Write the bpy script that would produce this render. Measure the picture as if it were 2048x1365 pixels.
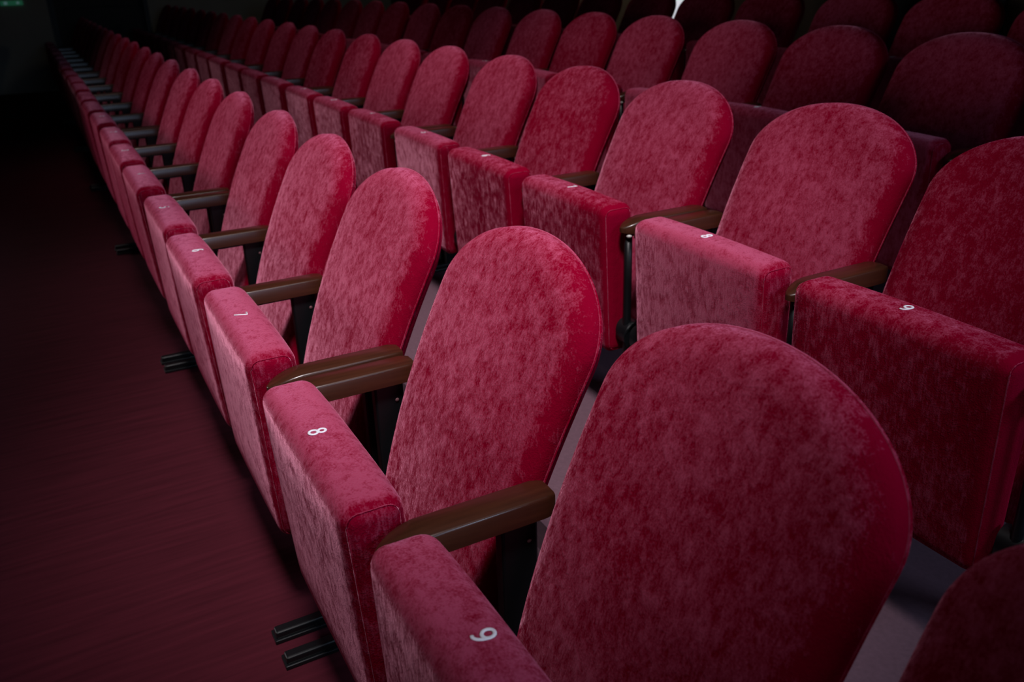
import bpy, bmesh, math, random
from mathutils import Matrix, Vector

for o in list(bpy.data.objects):
    bpy.data.objects.remove(o)
scene = bpy.context.scene
COL = scene.collection

# ------------------------------------------------------------------ camera
FLOOR = 0.65                     # cushion tops of the front row stand 0.65 m above the floor
F_PX = 1723.73
CAM = Vector((0.6688, -0.2454, 0.6784 + FLOOR))
YAW, PITCH, ROLL = 2.6559, -0.4105, -0.0293
fw = Vector((math.cos(PITCH)*math.cos(YAW), math.cos(PITCH)*math.sin(YAW), math.sin(PITCH)))
rt = fw.cross(Vector((0, 0, 1))).normalized()
up = rt.cross(fw)
rt2 = rt*math.cos(ROLL) + up*math.sin(ROLL)
up2 = -rt*math.sin(ROLL) + up*math.cos(ROLL)
cam_d = bpy.data.cameras.new('camera')
cam = bpy.data.objects.new('camera', cam_d)
COL.objects.link(cam)
cam.matrix_world = Matrix(((rt2.x, up2.x, -fw.x, CAM.x), (rt2.y, up2.y, -fw.y, CAM.y),
                           (rt2.z, up2.z, -fw.z, CAM.z), (0, 0, 0, 1)))
cam_d.sensor_width = 36.0
cam_d.lens = F_PX/2048*36.0
cam_d.clip_start = 0.02
cam_d.clip_end = 80
cam_d.dof.use_dof = True
cam_d.dof.focus_distance = 1.45
cam_d.dof.aperture_fstop = 5.6
scene.camera = cam

# ------------------------------------------------------------------ light, exposure
scene.view_settings.view_transform = 'Standard'
scene.view_settings.look = 'None'
scene.view_settings.gamma = 1.0
scene.view_settings.use_curve_mapping = False
scene.view_settings.exposure = 0.0

world = bpy.data.worlds.new('world')
scene.world = world
world.use_nodes = True
world.node_tree.nodes['Background'].inputs[0].default_value = (0.5, 0.6, 0.8, 1)
world.node_tree.nodes['Background'].inputs[1].default_value = 0.004

def aim(o, target):
    d = Vector(target) - o.location
    o.rotation_euler = d.to_track_quat('-Z', 'Y').to_euler()

def spot(name, loc, target, energy, angle, blend, size, color):
    l = bpy.data.lights.new(name, 'SPOT')
    l.energy = energy; l.spot_size = math.radians(angle); l.spot_blend = blend
    l.shadow_soft_size = size; l.color = color
    o = bpy.data.objects.new(name, l); COL.objects.link(o)
    o.location = loc; aim(o, target)
    return o

def area(name, loc, target, energy, sx, sy, color, spread=180):
    l = bpy.data.lights.new(name, 'AREA')
    l.shape = 'RECTANGLE'; l.size = sx; l.size_y = sy; l.energy = energy; l.color = color
    l.spread = math.radians(spread)
    o = bpy.data.objects.new(name, l); COL.objects.link(o)
    o.location = loc; aim(o, target)
    return o

spot('vignette_spot_light', (0.75, -0.25, 4.6), (-1.06, 0.56, 0.75), 1080, 33.5, 0.9, 0.4, (1.0, 0.93, 0.96))  # overhead key light, its cone narrowed to imitate vignetting
spot('vignette_spot_light', (-1.9, 0.1, 4.6), (-3.0, 1.15, 0.80), 430, 48, 1.0, 0.5, (1.0, 0.90, 0.90))  # unseen spot added to stretch the light pool along the rows
spot('vignette_spot_light', (-4.6, 0.2, 4.6), (-5.9, 1.00, 0.80), 95, 54, 1.0, 0.5, (1.0, 0.85, 0.82))  # weak unseen spot added to soften the falloff at the far seats
area('front_fill_light', (-5.6, -4.6, 1.05), (-3.0, 0.0, 0.42), 7.0, 3.0, 1.7, (1.0, 0.92, 0.95), 36)  # unseen soft fill added to lift the front-row cushion fronts
area('side_window_light', (3.4, 2.6, 3.3), (-1.0, 0.3, 0.6), 8.0, 1.4, 1.0, (0.55, 0.72, 1.0), 50)
area('side_window_light', (4.6, 0.6, 2.0), (-2.0, 0.5, 0.6), 2.6, 1.8, 1.2, (0.50, 0.70, 1.0), 60)
wl = bpy.data.lights.new('rear_wall_fill_light', 'POINT'); wl.energy = 9; wl.color = (1.0, 0.88, 0.68); wl.shadow_soft_size = 0.1  # unseen point light added to brighten the back wall between seats
wlo = bpy.data.objects.new('rear_wall_fill_light', wl); COL.objects.link(wlo); wlo.location = (-6.7, 4.2, 2.2)

# ------------------------------------------------------------------ materials
def nodes_of(name):
    m = bpy.data.materials.new(name); m.use_nodes = True
    nt = m.node_tree
    for n in list(nt.nodes): nt.nodes.remove(n)
    return m, nt

def N(nt, kind, **kw):
    n = nt.nodes.new(kind)
    for k, v in kw.items(): setattr(n, k, v)
    return n

def velvet_material():
    m, nt = nodes_of('red_velvet')
    L = nt.links.new
    out = N(nt, 'ShaderNodeOutputMaterial')
    tc = N(nt, 'ShaderNodeTexCoord')
    info = N(nt, 'ShaderNodeObjectInfo')
    attr = N(nt, 'ShaderNodeAttribute', attribute_type='OBJECT', attribute_name='pile_shade')
    off = N(nt, 'ShaderNodeVectorMath', operation='SCALE'); off.inputs[0].default_value = (37.0, 21.0, 53.0)
    L(info.outputs['Random'], off.inputs['Scale'])
    add = N(nt, 'ShaderNodeVectorMath', operation='ADD')
    L(tc.outputs['Object'], add.inputs[0]); L(off.outputs[0], add.inputs[1])
    # crushed patches of the pile, stretched along the nap
    mp = N(nt, 'ShaderNodeMapping'); mp.inputs['Scale'].default_value = (1.0, 1.0, 0.62)
    L(add.outputs[0], mp.inputs['Vector'])
    n1 = N(nt, 'ShaderNodeTexNoise'); n1.inputs['Scale'].default_value = 52; n1.inputs['Detail'].default_value = 6
    n1.inputs['Roughness'].default_value = 0.68; n1.inputs['Distortion'].default_value = 0.15
    L(mp.outputs[0], n1.inputs['Vector'])
    n0 = N(nt, 'ShaderNodeTexNoise'); n0.inputs['Scale'].default_value = 5; n0.inputs['Detail'].default_value = 2
    L(add.outputs[0], n0.inputs['Vector'])
    # fine brushed streaks
    mp2 = N(nt, 'ShaderNodeMapping'); mp2.inputs['Scale'].default_value = (6.0, 6.0, 0.8)
    mp2.inputs['Rotation'].default_value = (0.25, 0.45, 0.3)
    L(add.outputs[0], mp2.inputs['Vector'])
    n2 = N(nt, 'ShaderNodeTexNoise'); n2.inputs['Scale'].default_value = 45; n2.inputs['Detail'].default_value = 3
    L(mp2.outputs[0], n2.inputs['Vector'])
    n3 = N(nt, 'ShaderNodeTexNoise'); n3.inputs['Scale'].default_value = 380; n3.inputs['Detail'].default_value = 1
    L(add.outputs[0], n3.inputs['Vector'])
    def math_(op, a, b):
        n = N(nt, 'ShaderNodeMath', operation=op)
        for i, v in enumerate((a, b)):
            if isinstance(v, (int, float)): n.inputs[i].default_value = v
            else: L(v, n.inputs[i])
        return n.outputs[0]
    # pile value, nap plus the light and shade painted below: 0 = nap stands up (deep crimson), 1 = nap brushed over towards the far end of the row (pink sheen)
    a = math_('MULTIPLY', math_('SUBTRACT', n1.outputs['Fac'], 0.5), 2.6)
    b = math_('MULTIPLY', math_('SUBTRACT', n0.outputs['Fac'], 0.5), 0.9)
    c = math_('MULTIPLY', math_('SUBTRACT', n2.outputs['Fac'], 0.5), 1.3)
    d = math_('MULTIPLY', math_('SUBTRACT', n3.outputs['Fac'], 0.5), 0.9)
    s = math_('ADD', math_('ADD', a, b), math_('ADD', c, d))
    s = math_('ADD', s, math_('ADD', attr.outputs['Fac'], 0.62))
    # faces towards the near end painted deeper crimson, standing in for lost sheen
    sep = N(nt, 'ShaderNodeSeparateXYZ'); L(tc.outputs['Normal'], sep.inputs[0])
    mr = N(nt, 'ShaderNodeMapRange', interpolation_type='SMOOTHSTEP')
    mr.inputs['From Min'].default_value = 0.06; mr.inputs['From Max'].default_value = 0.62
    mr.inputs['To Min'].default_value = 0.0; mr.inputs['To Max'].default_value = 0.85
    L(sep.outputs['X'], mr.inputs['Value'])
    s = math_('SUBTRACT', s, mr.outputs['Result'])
    # upward faces get more brushed nap, painting extra overhead light into their colour
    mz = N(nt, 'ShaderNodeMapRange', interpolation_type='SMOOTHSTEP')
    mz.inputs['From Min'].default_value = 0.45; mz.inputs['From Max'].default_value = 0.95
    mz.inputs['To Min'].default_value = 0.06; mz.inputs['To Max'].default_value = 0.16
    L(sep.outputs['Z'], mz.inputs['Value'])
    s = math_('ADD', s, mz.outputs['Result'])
    cl = N(nt, 'ShaderNodeClamp'); L(s, cl.inputs['Value'])
    pile_shade = cl.outputs[0]
    base = N(nt, 'ShaderNodeMix', data_type='RGBA')
    base.inputs['A'].default_value = (0.185, 0.0008, 0.014, 1)
    base.inputs['B'].default_value = (0.33, 0.043, 0.090, 1)
    L(pile_shade, base.inputs['Factor'])
    dif = N(nt, 'ShaderNodeBsdfDiffuse'); L(base.outputs['Result'], dif.inputs['Color'])
    dif.inputs['Roughness'].default_value = 0.0
    sc = N(nt, 'ShaderNodeMix', data_type='RGBA')
    sc.inputs['A'].default_value = (0.14, 0.010, 0.03, 1)
    sc.inputs['B'].default_value = (0.50, 0.20, 0.28, 1)
    L(pile_shade, sc.inputs['Factor'])
    sh = N(nt, 'ShaderNodeBsdfSheen', distribution='MICROFIBER')
    sh.inputs['Roughness'].default_value = 0.30
    L(sc.outputs['Result'], sh.inputs['Color'])
    bump = N(nt, 'ShaderNodeBump'); bump.inputs['Strength'].default_value = 0.3; bump.inputs['Distance'].default_value = 0.003
    L(s, bump.inputs['Height'])
    L(bump.outputs[0], dif.inputs['Normal'])
    # the nap leans along the row, so its fibres are seen side-on from the near end
    lean = N(nt, 'ShaderNodeVectorMath', operation='SCALE'); lean.inputs[0].default_value = (-0.26, 0.10, 0.10)
    L(math_('ADD', math_('MULTIPLY', pile_shade, 0.8), 0.2), lean.inputs['Scale'])
    tilt = N(nt, 'ShaderNodeVectorMath', operation='ADD'); L(bump.outputs[0], tilt.inputs[0]); L(lean.outputs[0], tilt.inputs[1])
    nrm = N(nt, 'ShaderNodeVectorMath', operation='NORMALIZE'); L(tilt.outputs[0], nrm.inputs[0])
    L(nrm.outputs[0], sh.inputs['Normal'])
    ad = N(nt, 'ShaderNodeAddShader'); L(dif.outputs[0], ad.inputs[0]); L(sh.outputs[0], ad.inputs[1])
    L(ad.outputs[0], out.inputs['Surface'])
    return m

def principled(name, color, rough=0.5, metal=0.0, noise=None, spec=0.5, bump=None, coat=0.0, emit=None, emit_s=0.0):
    m, nt = nodes_of(name); L = nt.links.new
    out = N(nt, 'ShaderNodeOutputMaterial'); p = N(nt, 'ShaderNodeBsdfPrincipled')
    L(p.outputs[0], out.inputs['Surface'])
    p.inputs['Base Color'].default_value = (*color, 1)
    p.inputs['Roughness'].default_value = rough; p.inputs['Metallic'].default_value = metal
    p.inputs['Specular IOR Level'].default_value = spec
    p.inputs['Coat Weight'].default_value = coat; p.inputs['Coat Roughness'].default_value = 0.22
    if emit:
        p.inputs['Emission Color'].default_value = (*emit, 1); p.inputs['Emission Strength'].default_value = emit_s
    tc = N(nt, 'ShaderNodeTexCoord'); mp = N(nt, 'ShaderNodeMapping'); L(tc.outputs['Object'], mp.inputs['Vector'])
    if noise:
        scale, stretch, amount = noise
        mp.inputs['Scale'].default_value = stretch
        n = N(nt, 'ShaderNodeTexNoise'); n.inputs['Scale'].default_value = scale; n.inputs['Detail'].default_value = 5
        L(mp.outputs[0], n.inputs['Vector'])
        r = N(nt, 'ShaderNodeMix', data_type='RGBA')
        r.inputs['A'].default_value = (*[c*(1-amount) for c in color], 1)
        r.inputs['B'].default_value = (*[min(1, c*(1+amount)) for c in color], 1)
        L(n.outputs['Fac'], r.inputs['Factor']); L(r.outputs['Result'], p.inputs['Base Color'])
        if bump:
            b = N(nt, 'ShaderNodeBump'); b.inputs['Strength'].default_value = bump[0]; b.inputs['Distance'].default_value = bump[1]
            L(n.outputs['Fac'], b.inputs['Height']); L(b.outputs[0], p.inputs['Normal'])
    return m

M = {}
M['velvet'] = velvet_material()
M['wood'] = principled('dark_stained_wood', (0.042, 0.0125, 0.0055), 0.34, noise=(7, (14, 1.2, 14), 0.55), spec=0.4, coat=0.5)
M['steel'] = principled('black_painted_steel', (0.003, 0.004, 0.005), 0.4, spec=0.5, noise=(60, (1, 1, 1), 0.2))
M['screw'] = principled('dull_metal_screw', (0.16, 0.07, 0.08), 0.6, 0.3, noise=(80, (1, 1, 1), 0.2))
M['cap'] = principled('pale_plastic_cap', (0.55, 0.55, 0.52), 0.4, noise=(80, (1, 1, 1), 0.1))
M['thread'] = principled('white_thread', (0.78, 0.76, 0.90), 0.6, noise=(500, (1, 8, 1), 0.3), bump=(0.5, 0.001))
M['carpet'] = principled('wine_carpet', (0.060, 0.0080, 0.015), 1.0, noise=(55, (1, 0.07, 1), 0.5), spec=0.1, bump=(0.5, 0.004))
M['tier'] = principled('mauve_floor_covering', (0.115, 0.062, 0.082), 0.7, noise=(90, (1, 1, 1), 0.25), spec=0.3, bump=(0.3, 0.002))
M['wall'] = principled('tan_plaster', (0.20, 0.165, 0.12), 0.9, noise=(3, (1, 1, 1), 0.15), bump=(0.1, 0.01))
M['wall_grey'] = principled('grey_plaster', (0.34, 0.33, 0.30), 0.9, noise=(3, (1, 1, 1), 0.12), bump=(0.1, 0.01))
M['ceiling'] = principled('dark_ceiling', (0.06, 0.055, 0.05), 0.95, noise=(2, (1, 1, 1), 0.1))
M['frame'] = principled('dark_blue_frame', (0.020, 0.035, 0.055), 0.5, noise=(10, (1, 1, 1), 0.15))
M['door'] = principled('black_door', (0.006, 0.006, 0.007), 0.55, noise=(10, (1, 1, 1), 0.15))
M['sign'] = principled('green_sign', (0.05, 0.3, 0.16), 0.5, noise=(10, (1, 1, 1), 0.1), emit=(0.06, 0.42, 0.22), emit_s=0.09)
M['sign_white'] = principled('pale_sign_symbol', (0.5, 0.7, 0.7), 0.5, noise=(10, (1, 1, 1), 0.1), emit=(0.4, 0.8, 0.8), emit_s=0.09)
M['pane'] = principled('daylit_pane', (0.6, 0.6, 0.62), 0.2, noise=(2, (1, 1, 1), 0.05), emit=(0.85, 0.87, 0.95), emit_s=0.75)

# ------------------------------------------------------------------ helpers
def mesh_from(name, bm, mat, smooth=True):
    bmesh.ops.recalc_face_normals(bm, faces=bm.faces[:])
    me = bpy.data.meshes.new(name); bm.to_mesh(me); bm.free()
    me.materials.append(mat)
    if smooth:
        for p in me.polygons: p.use_smooth = True
    return me

def put(name, me, parent=None, loc=(0, 0, 0), rot=(0, 0, 0)):
    o = bpy.data.objects.new(name, me); COL.objects.link(o)
    o.parent = parent; o.location = loc; o.rotation_euler = rot
    return o

def struct(name, me, parent=None):
    o = put(name, me, parent)
    if parent is None: o['kind'] = 'structure'
    return o

def add_box(bm, x0, x1, y0, y1, z0, z1, bevel=0.0, seg=2):
    r = bmesh.ops.create_cube(bm, size=1.0)
    vs = r['verts']
    for v in vs:
        v.co = Vector(((x0+x1)/2 + v.co.x*(x1-x0), (y0+y1)/2 + v.co.y*(y1-y0), (z0+z1)/2 + v.co.z*(z1-z0)))
    if bevel:
        es = list({e for v in vs for e in v.link_edges})
        bmesh.ops.bevel(bm, geom=es, offset=bevel, segments=seg, profile=0.5, affect='EDGES')

def box_mesh(name, mat, *a, bevel=0.0, seg=2, smooth=False):
    bm = bmesh.new(); add_box(bm, *a, bevel=bevel, seg=seg)
    return mesh_from(name, bm, mat, smooth)

def add_tube(bm, pts, r, seg=8, closed=False):
    n = len(pts); rings = []
    for i, p in enumerate(pts):
        p = Vector(p)
        a = Vector(pts[(i-1) % n] if (closed or i > 0) else pts[i]); b = Vector(pts[(i+1) % n] if (closed or i < n-1) else pts[i])
        t = (b-a).normalized()
        ref = Vector((0, 0, 1)) if abs(t.z) < 0.9 else Vector((1, 0, 0))
        u = t.cross(ref).normalized(); w = t.cross(u)
        rings.append([bm.verts.new(p + u*(r*math.cos(2*math.pi*k/seg)) + w*(r*math.sin(2*math.pi*k/seg))) for k in range(seg)])
    m = n if closed else n-1
    for i in range(m):
        A, B = rings[i], rings[(i+1) % n]
        # align start index so that closed loops do not twist
        best = min(range(seg), key=lambda s: (A[0].co-B[s].co).length)
        for k in range(seg):
            bm.faces.new((A[k], A[(k+1) % seg], B[(best+k+1) % seg], B[(best+k) % seg]))
    if not closed:
        bm.faces.new(rings[0]); bm.faces.new(rings[-1])

def rounded_box_verts(bm, hx, hy, hz, r, nx, ny, nz, shape):
    """closed rounded box, shape(x,y,z)->Vector after rounding"""
    def axis(h, n, r):
        a = []
        for k in range(5): a.append(-h + r*(k/4.0))
        for k in range(1, n): a.append(-h + r + (2*h-2*r)*k/n)
        for k in range(5): a.append(h - r + r*(k/4.0))
        return a
    ax, ay, az = axis(hx, nx, r), axis(hy, ny, r), axis(hz, nz, r)
    cache = {}
    def V(i, j, k):
        key = (i, j, k)
        if key not in cache:
            p = Vector((ax[i], ay[j], az[k]))
            q = Vector((max(-(hx-r), min(hx-r, p.x)), max(-(hy-r), min(hy-r, p.y)), max(-(hz-r), min(hz-r, p.z))))
            d = p-q
            if d.length > 1e-9:
                # map the cubic corner shell to a round one
                m = max(abs(d.x), abs(d.y), abs(d.z))
                d = d.normalized()*m
            cache[key] = bm.verts.new(shape(q+d))
        return cache[key]
    I, J, K = len(ax)-1, len(ay)-1, len(az)-1
    for i in range(I):
        for j in range(J):
            bm.faces.new((V(i, j, 0), V(i, j+1, 0), V(i+1, j+1, 0), V(i+1, j, 0)))
            bm.faces.new((V(i, j, K), V(i+1, j, K), V(i+1, j+1, K), V(i, j+1, K)))
    for i in range(I):
        for k in range(K):
            bm.faces.new((V(i, 0, k), V(i+1, 0, k), V(i+1, 0, k+1), V(i, 0, k+1)))
            bm.faces.new((V(i, J, k), V(i, J, k+1), V(i+1, J, k+1), V(i+1, J, k)))
    for j in range(J):
        for k in range(K):
            bm.faces.new((V(0, j, k), V(0, j, k+1), V(0, j+1, k+1), V(0, j+1, k)))
            bm.faces.new((V(I, j, k), V(I, j+1, k), V(I, j+1, k+1), V(I, j, k+1)))

# ------------------------------------------------------------------ the hall
PITCH_X, JOINT = 0.54, 0.0466
ROW_DX = [0.0, -0.2676, -0.07, -0.33]
ROW_DY, ROW_DZ = 1.008, 0.088
X_END, X_NEAR, Y_BACK, Y_FRONT, Z_TOP = -12.35, 5.0, 4.75, -6.0, 5.2

# raked floor: the carpeted aisle, then one broad tier for each row behind
edges = [Y_FRONT, 0.62, 1.628, 2.636, Y_BACK]
struct('floor', box_mesh('floor', M['carpet'], X_END, X_NEAR, edges[0], 0.30, -0.3, 0))
struct('floor', box_mesh('floor', M['tier'], X_END, X_NEAR, 0.30, edges[1], -0.3, 0))
for i in range(1, 4):
    struct('floor', box_mesh('floor', M['tier'], X_END, X_NEAR, edges[i], edges[i+1], -0.3, ROW_DZ*i))

def wall_with_hole(name, mat, fixed, axis, a0, a1, holes, thick, z0=-0.3, z1=Z_TOP):
    """wall in slices, holes = [(lo, hi, zlo, zhi)] along its length"""
    bm = bmesh.new()
    cuts = sorted({a0, a1, *[h[0] for h in holes], *[h[1] for h in holes]})
    for lo, hi in zip(cuts[:-1], cuts[1:]):
        hs = [h for h in holes if h[0] <= lo and h[1] >= hi]
        spans = [(z0, z1)] if not hs else [(z0, hs[0][2]), (hs[0][3], z1)]
        for s0, s1 in spans:
            if s1-s0 < 1e-4: continue
            if axis == 'x': add_box(bm, lo, hi, fixed, fixed+thick, s0, s1)
            else: add_box(bm, fixed, fixed+thick, lo, hi, s0, s1)
    return struct(name, mesh_from(name, bm, mat, False))

DOOR_Y = (0.17, 1.34)
wall_with_hole('wall_left', M['wall_grey'], X_END-0.25, 'y', Y_FRONT, Y_BACK, [(DOOR_Y[0], DOOR_Y[1], 0.0, 2.15)], 0.25)
WIN = (-5.95, -5.05, 0.55, 2.2)
DOOR2 = (-3.55, -2.62)
wall_with_hole('wall_back', M['wall'], Y_BACK, 'x', X_END, X_NEAR, [WIN, (DOOR2[0], DOOR2[1], 0.264, 2.4)], 0.25)
struct('wall_front', box_mesh('wall_front', M['wall'], X_END, X_NEAR, Y_FRONT-0.25, Y_FRONT, -0.3, Z_TOP))
struct('wall_right', box_mesh('wall_right', M['wall'], X_NEAR, X_NEAR+0.25, Y_FRONT, Y_BACK, -0.3, Z_TOP))
struct('ceiling', box_mesh('ceiling', M['ceiling'], X_END, X_NEAR, Y_FRONT, Y_BACK, Z_TOP, Z_TOP+0.2))

# dark double-framed door in the far end wall
d = bpy.data.objects.new('door_1', None); COL.objects.link(d); d['kind'] = 'structure'
d.location = (X_END, (DOOR_Y[0]+DOOR_Y[1])/2, 0)
hw = (DOOR_Y[1]-DOOR_Y[0])/2
put('door_leaf', box_mesh('door_leaf', M['door'], -0.12, -0.07, -hw+0.06, hw-0.06, 0.0, 2.09, bevel=0.004), d)
for s in (-1, 1):
    put('door_jamb', box_mesh('door_jamb', M['frame'], -0.24, 0.03, min(s*hw, s*(hw-0.06)), max(s*hw, s*(hw-0.06)), 0.0, 2.15, bevel=0.004), d)
put('door_head', box_mesh('door_head', M['frame'], -0.24, 0.03, -hw, hw, 2.09, 2.15, bevel=0.004), d)
bm = bmesh.new()
ring = []
py0, py1, pz0, pz1, pr = -0.43, 0.52, 0.25, 0.985, 0.05
for cy, cz, a0 in ((py1-pr, pz1-pr, 0), (py0+pr, pz1-pr, 90), (py0+pr, pz0+pr, 180), (py1-pr, pz0+pr, 270)):
    for k in range(5):
        a = math.radians(a0+90*k/4)
        ring.append((-0.068, cy+pr*math.cos(a), cz+pr*math.sin(a)))
add_tube(bm, ring, 0.006, 6, True)
put('panel_moulding', mesh_from('panel_moulding', bm, M['frame']), d)

# window in the back wall
w = bpy.data.objects.new('window_1', None); COL.objects.link(w); w['kind'] = 'structure'
w.location = ((WIN[0]+WIN[1])/2, Y_BACK, WIN[2])
ww, wh = (WIN[1]-WIN[0])/2, WIN[3]-WIN[2]
put('pane', box_mesh('pane', M['pane'], -ww+0.03, ww-0.03, 0.12, 0.13, 0.03, wh-0.03), w)
for s in (-1, 1):
    put('frame_stile', box_mesh('frame_stile', M['wall'], min(s*ww, s*(ww-0.05)), max(s*ww, s*(ww-0.05)), 0.04, 0.16, 0, wh, bevel=0.003), w)
put('frame_rail', box_mesh('frame_rail', M['wall'], -ww, ww, 0.04, 0.16, 0, 0.05, bevel=0.003), w)
put('frame_rail', box_mesh('frame_rail', M['wall'], -ww, ww, 0.04, 0.16, wh-0.05, wh, bevel=0.003), w)
put('glazing_bar', box_mesh('glazing_bar', M['wall'], -ww, ww, 0.08, 0.15, wh*0.55, wh*0.55+0.03, bevel=0.003), w)

# door in the back wall
d = bpy.data.objects.new('door_2', None); COL.objects.link(d); d['kind'] = 'structure'
d.location = ((DOOR2[0]+DOOR2[1])/2, Y_BACK, 0.264)
hw = (DOOR2[1]-DOOR2[0])/2
put('door_leaf', box_mesh('door_leaf', M['door'], -hw+0.05, hw-0.05, 0.06, 0.11, 0.0, 2.08, bevel=0.004), d)
for s in (-1, 1):
    put('door_jamb', box_mesh('door_jamb', M['frame'], min(s*hw, s*(hw-0.05)), max(s*hw, s*(hw-0.05)), -0.02, 0.24, 0, 2.136, bevel=0.004), d)
put('door_head', box_mesh('door_head', M['frame'], -hw, hw, -0.02, 0.24, 2.08, 2.136, bevel=0.004), d)

# low green emergency sign on the far end wall
sg = bpy.data.objects.new('emergency_sign', None); COL.objects.link(sg)
sg.location = (X_END, -0.235, FLOOR+0.425)
sg['label'] = 'small glowing green emergency sign low on the far end wall'; sg['category'] = 'sign'
put('sign_board', box_mesh('sign_board', M['sign'], 0.0, 0.03, -0.125, 0.125, -0.028, 0.028, bevel=0.006), sg)
put('symbol', box_mesh('symbol', M['sign_white'], 0.030, 0.032, -0.085, -0.045, -0.018, 0.018, bevel=0.0005), sg)
put('symbol', box_mesh('symbol', M['sign_white'], 0.030, 0.032, 0.055, 0.085, -0.014, 0.014, bevel=0.0005), sg)

# ------------------------------------------------------------------ seat parts (shared meshes)
# local frame of a seat: x along the row, y away from the aisle, z up from the floor of its tier
CW, CT, CB, CTOP = 0.2325, 0.098, 0.225, 0.652      # half width, thickness, bottom, top

def cushion_mesh():
    bm = bmesh.new()
    hz = (CTOP-CB)/2
    def shape(p):
        u, v = p.x/CW, p.z/hz
        top = max(0.0, (p.z-hz*0.7)/(hz*0.3))
        q = p.copy()
        q.z += 0.007*(1-u*u)*top*max(0, 1-(p.y/(CT/2))**2)
        bulge = (1-u**4)*(1-v**4)
        if p.y < 0: q.y -= 0.006*bulge
        else: q.y += 0.016*bulge
        q.y += 0.010*(1-v)*(0.5-p.y/CT)              # underside tucks in towards the bottom
        return q + Vector((0, CT/2, (CTOP+CB)/2))
    rounded_box_verts(bm, CW, CT/2, hz, 0.028, 14, 5, 12, shape)
    return mesh_from('cushion', bm, M['velvet'])

def cushion_piping_mesh(s):
    bm = bmesh.new()
    x = s*(CW-0.0062); r = 0.0176
    pts = []
    y0, y1, z0, z1 = 0.0100, CT-0.0100, CB+0.0104, CTOP-0.0102
    for cy, cz, a0 in ((y1-r, z1-r, 0), (y0+r, z1-r, 90), (y0+r+0.016, z0+r, 180), (y1-r, z0+r, 270)):
        for k in range(5):
            a = math.radians(a0+90*k/4)
            pts.append((x, cy+r*math.cos(a), cz+r*math.sin(a)))
    add_tube(bm, pts, 0.0014, 6, True)
    return mesh_from('piping', bm, M['velvet'])

# backrest: profile and outline
BW, Z1, ZT, BN = 0.2455, 0.1438, 0.2795, 2.02
P0, PA, PB, ZK, ZB = 0.2440, 0.1794, 0.3223, 0.1192, -0.40
def prof(z):
    zz = min(z, ZK)
    return P0 + PA*zz + PB*(zz-ZB)**2 + (z-zz)*(PA+2*PB*(ZK-ZB))
_z = [ZB + i*(0.7/1400) for i in range(1401)]
_s = [0.0]
for i in range(1400):
    _s.append(_s[-1] + math.hypot(_z[i+1]-_z[i], prof(_z[i+1])-prof(_z[i])))
def s_of(z):
    i = int(max(0, min(1399, (z-ZB)/0.0005))); return _s[i]
def z_of(s):
    lo, hi = 0, 1400
    while hi-lo > 1:
        mid = (lo+hi)//2
        if _s[mid] <= s: lo = mid
        else: hi = mid
    t = (s-_s[lo])/(_s[hi]-_s[lo]+1e-12)
    return _z[lo] + t*(_z[hi]-_z[lo])
S1, SH = s_of(Z1), s_of(ZT)
def on_back(x, s, depth):
    z = z_of(max(0, min(_s[-1], s)))
    e = 0.001
    dy, dz = prof(z+e)-prof(z-e), 2*e
    l = math.hypot(dy, dz)
    return Vector((x, prof(z) + dz/l*depth, z - dy/l*depth + FLOOR))
def outline():
    right = []
    rb = 0.05                                   # rounded lower corners
    wlow = BW-0.014
    for k in range(6):
        a = math.radians(-90+90*k/5)
        right.append((wlow-rb+rb*math.cos(a), rb+rb*math.sin(a)))
    for k in range(1, 15):
        s = rb + (S1-rb)*k/15
        t = 1-k/15
        right.append((BW-0.014*t**1.3, s))
    for k in range(0, 22):
        a = (math.pi/2)*k/22
        ca, sa = math.cos(a), math.sin(a)
        right.append((BW*ca**(2/BN), S1+(SH-S1)*sa**(2/BN)))
    left = [(-x, s) for x, s in reversed(right)]
    return right + [(0.0, SH)] + left
OUT = outline()
def edge_dist(p):
    best = 9
    n = len(OUT)
    for i in range(n):
        ax, ay = OUT[i]; bx, by = OUT[(i+1) % n]
        dx, dy = bx-ax, by-ay
        l2 = dx*dx+dy*dy
        t = 0 if l2 < 1e-12 else max(0, min(1, ((p[0]-ax)*dx+(p[1]-ay)*dy)/l2))
        best = min(best, math.hypot(p[0]-ax-t*dx, p[1]-ay-t*dy))
    return best
RIM = 0.030
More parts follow.
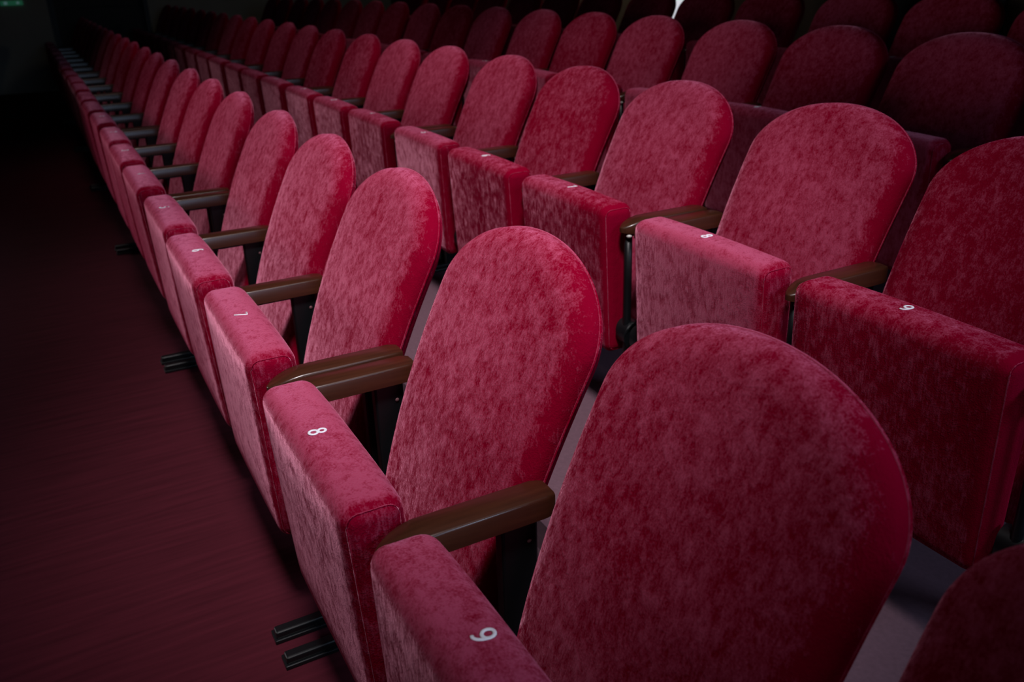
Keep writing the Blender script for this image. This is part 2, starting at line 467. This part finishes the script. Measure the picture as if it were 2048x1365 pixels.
def backrest_mesh():
    bm = bmesh.new()
    c = (0.0, (S1+0.12)/2)
    rings = []
    for t in (0, .012, .03, .055, .085, .12, .16, .21, .28, .37, .48, .6, .72, .84, .94):
        ring = []
        for x, s in OUT:
            p = (c[0]+(x-c[0])*(1-t), c[1]+(s-c[1])*(1-t))
            e = edge_dist(p) if t else 0.0
            k = max(0.0, 1-e/0.055)
            depth = RIM*(1-math.sqrt(max(0, 1-k*k)))
            depth -= 0.010*(1-max(0.0, 1-e/0.22)**2)           # soft crown of the padding
            ring.append(bm.verts.new(on_back(p[0], p[1], depth)))
        rings.append(ring)
    n = len(OUT)
    for A, B in zip(rings[:-1], rings[1:]):
        for i in range(n):
            bm.faces.new((A[i], A[(i+1) % n], B[(i+1) % n], B[i]))
    cv = bm.verts.new(on_back(c[0], c[1], -0.010))
    for i in range(n): bm.faces.new((rings[-1][i], rings[-1][(i+1) % n], cv))
    prev = rings[0]
    for t, dep in ((0.004, 0.036), (0.02, 0.046), (0.06, 0.054), (0.14, 0.060), (0.5, 0.064)):
        ring = [bm.verts.new(on_back(c[0]+(x-c[0])*(1-t), c[1]+(s-c[1])*(1-t), dep)) for x, s in OUT]
        for i in range(n): bm.faces.new((prev[i], ring[i], ring[(i+1) % n], prev[(i+1) % n]))
        prev = ring
    bm.faces.new(prev)
    return mesh_from('backrest', bm, M['velvet'])
def backrest_piping_mesh():
    bm = bmesh.new()
    add_tube(bm, [on_back(x*0.999, s, RIM+0.004) for x, s in OUT], 0.0024, 6, True)
    return mesh_from('piping', bm, M['velvet'])

ARM_TOP = FLOOR-0.029
def armrest_mesh():
    bm = bmesh.new()
    ys = [0.030, 0.033, 0.039, 0.048, 0.060, 0.075, 0.095, 0.13, 0.17, 0.21, 0.25, 0.285, 0.297, 0.303]
    hwid = 0.0275
    rings = []
    for y in ys:
        t = min(1.0, (y-0.030)/0.07)
        hw_ = hwid*math.sqrt(max(0.02, 1-(1-t)**2.2))
        drop = 0.020*(1-t)**1.7
        back = max(0.0, (y-0.285)/0.018)
        hw_ *= 1-0.22*back**2
        zt = ARM_TOP - drop - 0.002*back
        zb = ARM_TOP - 0.036 - 0.004*(1-t) + 0.008*(1-t)**2
        ch = min(0.004, hw_*0.4)
        pr = [(-hw_, zb), (-hw_, zt-ch), (-hw_+ch*0.35, zt-ch*0.35), (-hw_+ch, zt), (0, zt+0.001), (hw_-ch, zt), (hw_-ch*0.35, zt-ch*0.35), (hw_, zt-ch), (hw_, zb), (0, zb)]
        rings.append([bm.verts.new((x, y, z)) for x, z in pr])
    for A, B in zip(rings[:-1], rings[1:]):
        n = len(A)
        for i in range(n): bm.faces.new((A[i], A[(i+1) % n], B[(i+1) % n], B[i]))
    bm.faces.new(rings[0]); bm.faces.new(rings[-1])
    me = mesh_from('armrest', bm, M['wood'])
    return me
def finish_sharp(me, ang=35):
    me.set_sharp_from_angle(angle=math.radians(ang)); return me

def rear_post_mesh():
    bm = bmesh.new()
    add_box(bm, -0.013, 0.013, 0.218, 0.278, 0.0, ARM_TOP-0.034, bevel=0.004)
    add_box(bm, -0.010, 0.010, 0.05, 0.25, ARM_TOP-0.046, ARM_TOP-0.034, bevel=0.002)
    add_box(bm, -0.010, 0.010, 0.05, 0.25, 0.20, 0.245, bevel=0.004)
    return mesh_from('support_post', bm, M['steel'], False)
def front_post_mesh():
    bm = bmesh.new()
    add_tube(bm, [(0, 0.062, 0.205), (0, 0.060, 0.24), (0, 0.058, 0.45), (0, 0.056, ARM_TOP-0.03)], 0.011, 10)
    return mesh_from('front_post', bm, M['steel'])
def pivot_mesh():
    bm = bmesh.new()
    r = bmesh.ops.create_cone(bm, cap_ends=True, segments=24, radius1=0.036, radius2=0.036, depth=0.048)
    for v in r['verts']: v.co = Vector((v.co.z, v.co.x+0.075, v.co.y+0.295))
    es = [e for e in bm.edges if len(e.link_faces) == 2 and e.calc_face_angle(0) > 1.0]
    bmesh.ops.bevel(bm, geom=es, offset=0.006, segments=2, affect='EDGES')
    return finish_sharp(mesh_from('hinge', bm, M['steel']))
def foot_mesh(y0):
    bm = bmesh.new()
    add_box(bm, -0.021, 0.021, y0, 0.44, 0.0, 0.010, bevel=0.002)
    add_box(bm, -0.010, 0.016, y0+0.004, 0.43, 0.009, 0.028, bevel=0.005, seg=3)
    return mesh_from('foot', bm, M['steel'], False)
def screw_mesh():
    bm = bmesh.new()
    r = bmesh.ops.create_uvsphere(bm, u_segments=10, v_segments=6, radius=0.0042)
    for v in r['verts']: v.co = Vector((v.co.x*0.5+0.0135, v.co.y+0.262, v.co.z+FLOOR-0.105))
    return mesh_from('screw', bm, M['screw'])
def cap_mesh():
    bm = bmesh.new()
    r = bmesh.ops.create_uvsphere(bm, u_segments=12, v_segments=8, radius=1.0)
    for v in r['verts']: v.co = Vector((v.co.x*0.008+0.012, v.co.y*0.008+0.050, v.co.z*0.006+ARM_TOP-0.042))
    return mesh_from('end_cap', bm, M['cap'])
def ellipse(cx, cy, rx, ry, a0=0, a1=360, n=24):
    return [(cx+rx*math.cos(math.radians(a0+(a1-a0)*k/n)), cy+ry*math.sin(math.radians(a0+(a1-a0)*k/n))) for k in range(n+1)]
nine = [ellipse(.30, .68, .215, .24)[:-1], ellipse(.19, .68, .325, .58, 0, -88, 14) + [(.12, .12)]]
STROKES = {1: [[(.12, .78), (.34, .93), (.34, .07)]],
           2: [ellipse(.30, .70, .21, .22, 165, -25, 14) + [(.10, .08), (.53, .08)]],
           3: [ellipse(.28, .71, .20, .21, 150, -85, 14) + ellipse(.28, .29, .23, .22, 85, -150, 14)],
           4: [[(.42, .07), (.42, .93), (.06, .32), (.55, .32)]],
           5: [[(.50, .92), (.16, .92), (.12, .55)] + ellipse(.28, .33, .24, .26, 115, -145, 14)],
           6: [[(.6-x, 1-y) for x, y in st] for st in nine],
           7: [[(.07, .92), (.53, .92), (.26, .06)]],
           8: [ellipse(.30, .73, .19, .19)[:-1], ellipse(.30, .29, .23, .22)[:-1]],
           9: nine}
def digit_mesh(k):
    """embroidered figure: flattened satin-stitch strokes, 3 cm tall"""
    bm = bmesh.new()
    sc = 0.031
    for st in STROKES[k]:
        closed = len(st) == 24
        add_tube(bm, [((x-.30)*sc, (y-.5)*sc, 0) for x, y in st], 0.0024, 8, closed)
    for v in bm.verts: v.co.z *= 0.45
    return mesh_from('seat_number', bm, M['thread'])

PM = dict(cushion=cushion_mesh(), cpipe=[cushion_piping_mesh(-1), cushion_piping_mesh(1)], backrest=backrest_mesh(), bpipe=backrest_piping_mesh(),
          arm=finish_sharp(armrest_mesh(), 50), rear=rear_post_mesh(), front=front_post_mesh(), pivot=pivot_mesh(),
          foot_long=foot_mesh(-0.036), foot_short=foot_mesh(0.10), screw=screw_mesh(), cap=cap_mesh())
DIG = {k: digit_mesh(k) for k in range(1, 10)}

# ------------------------------------------------------------------ rows of seats
ORD = {1: 'first', 2: 'second', 3: 'third', 4: 'fourth', 5: 'fifth', 6: 'sixth', 7: 'seventh', 8: 'eighth', 9: 'ninth',
       10: 'tenth', 11: 'eleventh', 12: 'twelfth', 13: 'thirteenth', 14: 'fourteenth'}
NUMW = ['', 'one', 'two', 'three', 'four', 'five', 'six', 'seven', 'eight', 'nine']
ROWNAME = ['front row beside the open aisle', 'second row', 'third row', 'rearmost row']
def seat_x(k):
    return -(9-k)*PITCH_X - (0 if k >= 8 else (1+(7-k)//3)*JOINT)
def seat_label(k, r):
    row = ROWNAME[r]
    if k >= 10: return 'red velvet folding seat nearest the viewer in the ' + row
    if k >= 1: return 'red velvet folding seat numbered %s in the %s' % (NUMW[k], row)
    return '%s red velvet folding seat beyond number one in the %s' % (ORD[1-k], row)

random.seed(4)
PILE_SHADE = {(0, 9): -0.26, (0, 8): -0.18, (0, 7): -0.06, (0, 6): -0.02, (0, 5): 0.0, (0, 4): 0.0,
        (1, 9): -0.52, (1, 8): -0.12, (1, 7): -0.08, (1, 6): -0.36, (1, 5): -0.06, (1, 4): -0.08}  # nap per backrest, lowered to paint in dimmer light, most for vignetting
CPILE_SHADE = {(0, 9): 0.02, (0, 8): 0.18, (0, 7): 0.28, (0, 6): 0.2, (0, 5): 0.25, (0, 4): 0.2,
         (1, 9): -0.52, (1, 8): 0.22, (1, 7): -0.42, (1, 6): -0.40, (1, 5): 0.05, (1, 4): -0.25}  # nap per cushion; second-row seat nine painted darker for vignetting
NUM_DY = {9: 0.008, 8: -0.008, 7: -0.006, 6: 0.007, 5: -0.009}
def arm_set(t, x, left, foot):
    """armrest with its stand; left = stands at the far side of the seat"""
    put('armrest', PM['arm'], t, (x, 0, 0))
    p = put('support_post', PM['rear'], t, (x, 0, 0))
    put('screw', PM['screw'], p)
    put('front_post', PM['front'], t, (x, 0, 0))
    put('end_cap', PM['cap'], t, (x, 0, 0))
    put('hinge', PM['pivot'], t, (x, 0, 0))
    put('foot', PM['foot_long'] if foot else PM['foot_short'], t, (x + (0.010 if (foot and left) else -0.010 if foot else 0), 0, 0))

def make_seat(k, r):
    t = bpy.data.objects.new('theatre_seat', None); COL.objects.link(t)
    t.empty_display_size = 0.1
    t.location = (seat_x(k)+ROW_DX[r], ROW_DY*r, ROW_DZ*r)
    t['label'] = seat_label(k, r); t['category'] = 'seat'; t['group'] = 'red velvet folding theatre seats'
    tilt = math.radians(random.uniform(-0.9, 0.9))
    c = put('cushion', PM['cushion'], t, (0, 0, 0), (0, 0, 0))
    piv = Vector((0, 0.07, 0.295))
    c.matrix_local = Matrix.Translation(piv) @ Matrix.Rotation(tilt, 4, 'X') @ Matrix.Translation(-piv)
    c['pile_shade'] = CPILE_SHADE.get((r, k), random.uniform(-0.2, 0.2))
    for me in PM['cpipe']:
        cp = put('piping', me, c); cp['pile_shade'] = 0.1
    if k in DIG:
        put('seat_number', DIG[k], c, (0.0, 0.050 + (NUM_DY.get(k, 0.0) if r == 0 else -0.004), CTOP+0.0070), (0, 0, math.radians(random.uniform(-5, 5))))
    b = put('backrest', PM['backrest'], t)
    b['pile_shade'] = PILE_SHADE.get((r, k), random.uniform(-0.32, -0.02))
    bp = put('piping', PM['bpipe'], b); bp['pile_shade'] = 0.2
    last = (k - 7) % 3 == 0          # last seat of a bank of three (joint on its near side)
    first = (k - 8) % 3 == 0
    if last: arm_set(t, (PITCH_X+JOINT)/2-0.0325, False, True)
    else: arm_set(t, PITCH_X/2, False, False)
    if first: arm_set(t, -((PITCH_X+JOINT)/2-0.0325), True, True)
    return t

RANGES = [(-11, 10), (-11, 9), (-9, 8), (-5, 8)]
for r, (k0, k1) in enumerate(RANGES):
    for k in range(k1, k0-1, -1):
        make_seat(k, r)
